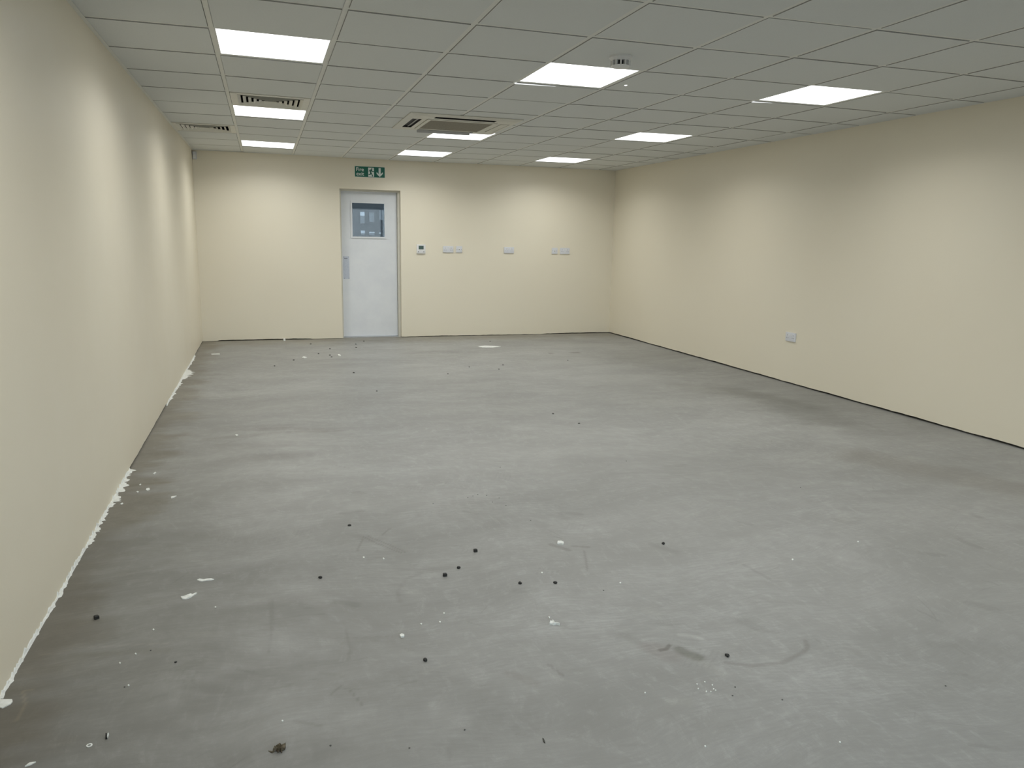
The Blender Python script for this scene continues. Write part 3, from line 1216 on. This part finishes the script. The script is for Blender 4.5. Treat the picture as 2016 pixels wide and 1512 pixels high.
tiny += [(297, 1281), (1576, 960), (1447, 1353), (1442, 1370), (1540, 1378), (1862, 1351), (651, 1468), (915, 1437), (806, 1473), (245, 1353)]
for i, (u, v) in enumerate(tiny):
    put('dirt_speck', sm, None, u, v, i, 'tiny dark speck of grit on the concrete floor', 'speck', 'tiny dark specks of grit')


def flake_px(pts, thick=.0025, lift=0.0, curl=0.0):
    """thin curled flake whose outline on the floor is given in photo pixels"""
    P = [on_floor(*p) for p in pts]
    c = sum(P, Vector()) / len(P)
    mb = MB()
    n = len(P)
    for h in (lift, lift + thick):
        for i, p in enumerate(P):
            mb.v.append((p.x - c.x, p.y - c.y, h + (curl * (.5 + .5 * math.sin(i * 2.1)) if h > lift else 0)))
    mb.v.append((0, 0, lift + thick * 1.3))
    k = len(mb.v) - 1
    for i in range(n):
        j = (i + 1) % n
        mb.f += [(i, j, n + j, n + i), (n + i, n + j, k)]
    mb.f.append(tuple(reversed(range(n))))
    return mb, c


def flake(pts, label, name='plaster_flake', mat='plaster', group=None, **kw):
    mb, c = flake_px(pts, **kw)
    o = mb.build(name, M[mat], None, c)
    fix_normals(o)
    return tag(o, label, 'flake', group)


def zz(o, s):
    return lambda *pp: [(o[0] + x / s, o[1] + y / s) for x, y in pp]


za = zz((330, 1120), 16.8)
flake(za((435, 950), (470, 945), (520, 915), (640, 890), (760, 855), (830, 850), (930, 815), (975, 825), (870, 880), (800, 930), (700, 985), (600, 1010), (480, 1010)),
      'leaf-shaped white flake of filler, the broader of two side by side', curl=.004)
flake(za((975, 380), (1060, 350), (1200, 358), (1300, 345), (1440, 340), (1540, 358), (1440, 382), (1280, 400), (1140, 418), (1040, 410)),
      'long narrow white flake of filler beside a broader leaf-shaped one', curl=.002)
flake([(1098, 1067), (1105, 1067), (1110, 1069.5), (1109, 1073), (1104, 1072), (1097, 1071)], 'small bright white chip with a dark scuff below it', thick=.007)
zb = zz((1070, 1210), 40.32)
flake(zb((480, 790), (560, 660), (680, 640), (740, 520), (800, 640), (900, 720), (1050, 740), (1300, 870), (1200, 850), (1000, 790), (800, 850), (640, 810)),
      'jagged white scrap with a pointed tail', thick=.005, curl=.006)
flake([(787, 1252), (791, 1250), (796, 1251.5), (796, 1255), (790, 1256), (787, 1254)], 'small rounded white crumb of filler alone on the floor', name='filler_crumb', thick=.006)
zc = zz((180, 900), 10.08)
GC = 'white crumbs beside the filler strip'
LC = 'small white crumb of filler near the torn strip of the plain wall'
for pp in (((1080, 660), (1095, 630), (1150, 622), (1160, 650), (1110, 672)), ((1575, 800), (1620, 785), (1690, 775), (1640, 805), (1590, 825)),
           ((945, 555), (975, 540), (990, 545), (960, 565)), ((1220, 335), (1265, 305), (1285, 315), (1240, 342)),
           ((570, 940), (610, 915), (635, 925), (600, 945)), ((890, 695), (915, 685), (940, 693), (910, 705))):
    flake(zc(*pp), LC, name='filler_crumb', group=GC, thick=.004)
flake([(0, 1378), (24, 1378), (25, 1382), (21, 1387), (5, 1395), (-8, 1392)], 'flat pale filler patch at the end of the torn strip', thick=.003)
flake([(49, 1510), (58, 1503), (71, 1501), (60, 1507)], 'thin white sliver of filler near the torn strip', thick=.003)
flake([(941, 682.5), (955, 681), (972, 681.6), (986, 682.5), (970, 684.6), (950, 684.4)], 'long white flake of filler out past the fire exit door', thick=.004)
zd = zz((480, 650), 8.4)
flake(zd((960, 460), (990, 440), (1010, 445), (1045, 460), (1000, 466)), 'white chip among dark crumbs near the door, the longer one', thick=.006)
flake(zd((1550, 412), (1575, 405), (1608, 425), (1590, 434), (1565, 428)), 'white chip beside a pair of dark crumbs near the door', thick=.008)
flake(zd((655, 180), (660, 150), (680, 148), (690, 178)), 'white filler crumb against the foot of the end wall', name='filler_crumb', thick=.02)
flake([(317, 706 + 70), (371, 762)][:0] or zz((240, 600), 3.978)((885, 1022), (900, 1018), (912, 1024), (896, 1030)), 'small white chip on a dark scuffed patch', thick=.004)
flake(zz((240, 600), 3.978)((700, 385), (765, 383), (768, 389), (702, 390)), 'thin white scrape of filler in the corner by the plain wall', thick=.002)
ze = zz((1240, 1200), 5.04)
LW = 'tiny white crumb in a scattered cluster'
for (x, y) in ((665, 745), (742, 723), (818, 753), (830, 795), (850, 808), (757, 818), (802, 820), (678, 790), (150, 830)):
    flake(ze((x - 8, y), (x, y - 6), (x + 9, y), (x, y + 6)), LW, name='filler_crumb', group='cluster of tiny white crumbs', thick=.003)
LS = 'tiny white fleck of filler on its own on the open floor'
for (u, v) in ((424, 1196), (829, 1229), (1221, 1148), (866, 1225), (874, 1208), (1067, 1128), (302, 1240), (253, 1350), (267, 1288), (236, 1306), (1081, 1216), (1388, 1470), (1653, 1462), (556, 1420), (716, 1098), (755, 1100), (1560, 1102), (1689, 1067)):
    flake([(u - 2, v), (u, v - 1.3), (u + 2.2, v), (u, v + 1.4)], LS, name='filler_fleck', group='lone white flecks', thick=.003)
# washer-like ring, two-tone chip, dead leaf, sliver
ring = MB()
for i in range(20):
    for (r_, z_) in ((.0075, 0), (.0075, .002), (.0042, .002), (.0042, 0)):
        a = 2 * PI * i / 20
        ring.v.append((r_ * math.cos(a), r_ * math.sin(a), z_))
for i in range(20):
    j = (i + 1) % 20
    for k in range(4):
        k2 = (k + 1) % 4
        ring.f.append((i * 4 + k, j * 4 + k, j * 4 + k2, i * 4 + k2))
o = fix_normals(ring.build('plastic_washer', M['plaster'], None, on_floor(176, 1468)))
tag(o, 'small pale ring-shaped washer on the floor near the plain wall', 'washer')
t = thing('splinter', 'small two-tone chip, half black and half white', 'chip', on_floor(210, 1450))
for nm, pts, mt in (('dark_half', [(208, 1447), (211, 1447), (211.5, 1455), (208, 1456)], 'rubber'), ('pale_half', [(211.5, 1447.5), (214.5, 1446), (213.5, 1451), (211.2, 1454)], 'plaster')):
    mb, c = flake_px(pts, .006)
    fix_normals(mb.build(nm, M[mt], t, c - on_floor(210, 1450)))
zl = zz((520, 1450), 25.2)
t = thing('dead_leaf', 'crumpled brown dead leaf with a thin stalk on the floor', 'leaf', on_floor(549, 1475))
base = on_floor(549, 1475)
mb, c = flake_px(zl((440, 790), (520, 700), (520, 580), (640, 570), (800, 560), (860, 480), (1040, 490), (1080, 540), (1020, 690), (880, 720), (900, 800), (840, 830), (790, 720), (690, 830), (600, 720)), .003, .001, .012)
fix_normals(mb.build('blade', M['leaf'], t, c - base))
mb, c = flake_px(zl((210, 730), (280, 745), (400, 800), (460, 760), (560, 660), (480, 790), (400, 830), (300, 790)), .002)
fix_normals(mb.build('stalk', M['leaf'], t, c - base))
flake([(1068, 1454), (1070, 1455), (1073, 1461), (1073, 1464), (1070, 1461)], 'thin dark splinter on the floor', name='splinter', mat='crumb', thick=.003)

# ------------------------------------------------------------------ beyond the door: yard and far building
BY = 90.0
kx = BY / (YB + REV)


def far_pt(u, v):
    q = ray(u, v)
    return q.x * BY / q.y, q.z * BY / q.y + EYE.z


bd = thing('neighbouring_building', 'grey building with pale windows seen through the door glass', 'building', (12, BY, 0))
MB().box(-14, 14, 0, 8, 0, 9).build('wall', M['facade'], bd)
mbr = MB()
mbr.box(-14.3, 14.3, -.3, 8.3, 9, 9.35)
mbr.build('roof', M['tarmac'], bd)
zg = lambda x, y: (680 + x / 9.45, 320 + y / 9.45)
for (x0, y0, x1, y1, split) in ((272, 920, 355, 1135, 990), (440, 930, 535, 1110, 0), (630, 885, 705, 1075, 0), (285, 1265, 360, 1345, 0),
                                (440, 1290, 540, 1350, 1310), (628, 1300, 655, 1335, 0)):
    a, b_ = far_pt(*zg(x0, y0)), far_pt(*zg(x1, y1))
    xa, xb, zt, zb_ = a[0] - 12, b_[0] - 12, a[1], b_[1]
    wdw = MB().box(xa, xb, -.12, -.01, zb_, zt).build('window', M['facpane'], bd)
    if split:
        zs = far_pt(*zg(x0, split))[1]
        MB().box(xa, xb, -.16, -.13, zs, zt).build('blind', M['facwin'], wdw)
    elif x1 - x0 < 40 or y1 - y0 < 90:
        MB().box(xa, xb, -.16, -.13, zb_ + (zt - zb_) * .35, zt).build('blind', M['facwin'], wdw)
g = MB()
g.box(-60, 80, YB + .33, 120, -.12, -.05)
tag(g.build('yard_ground', M['tarmac']), 'tarmac ground outside beyond the door', 'ground', kind='structure')
g = MB()
g.box(-60, 80, -60, YF - .22, -.12, -.05)
tag(g.build('street_ground', M['tarmac']), 'tarmac ground outside the shop window', 'ground', kind='structure')
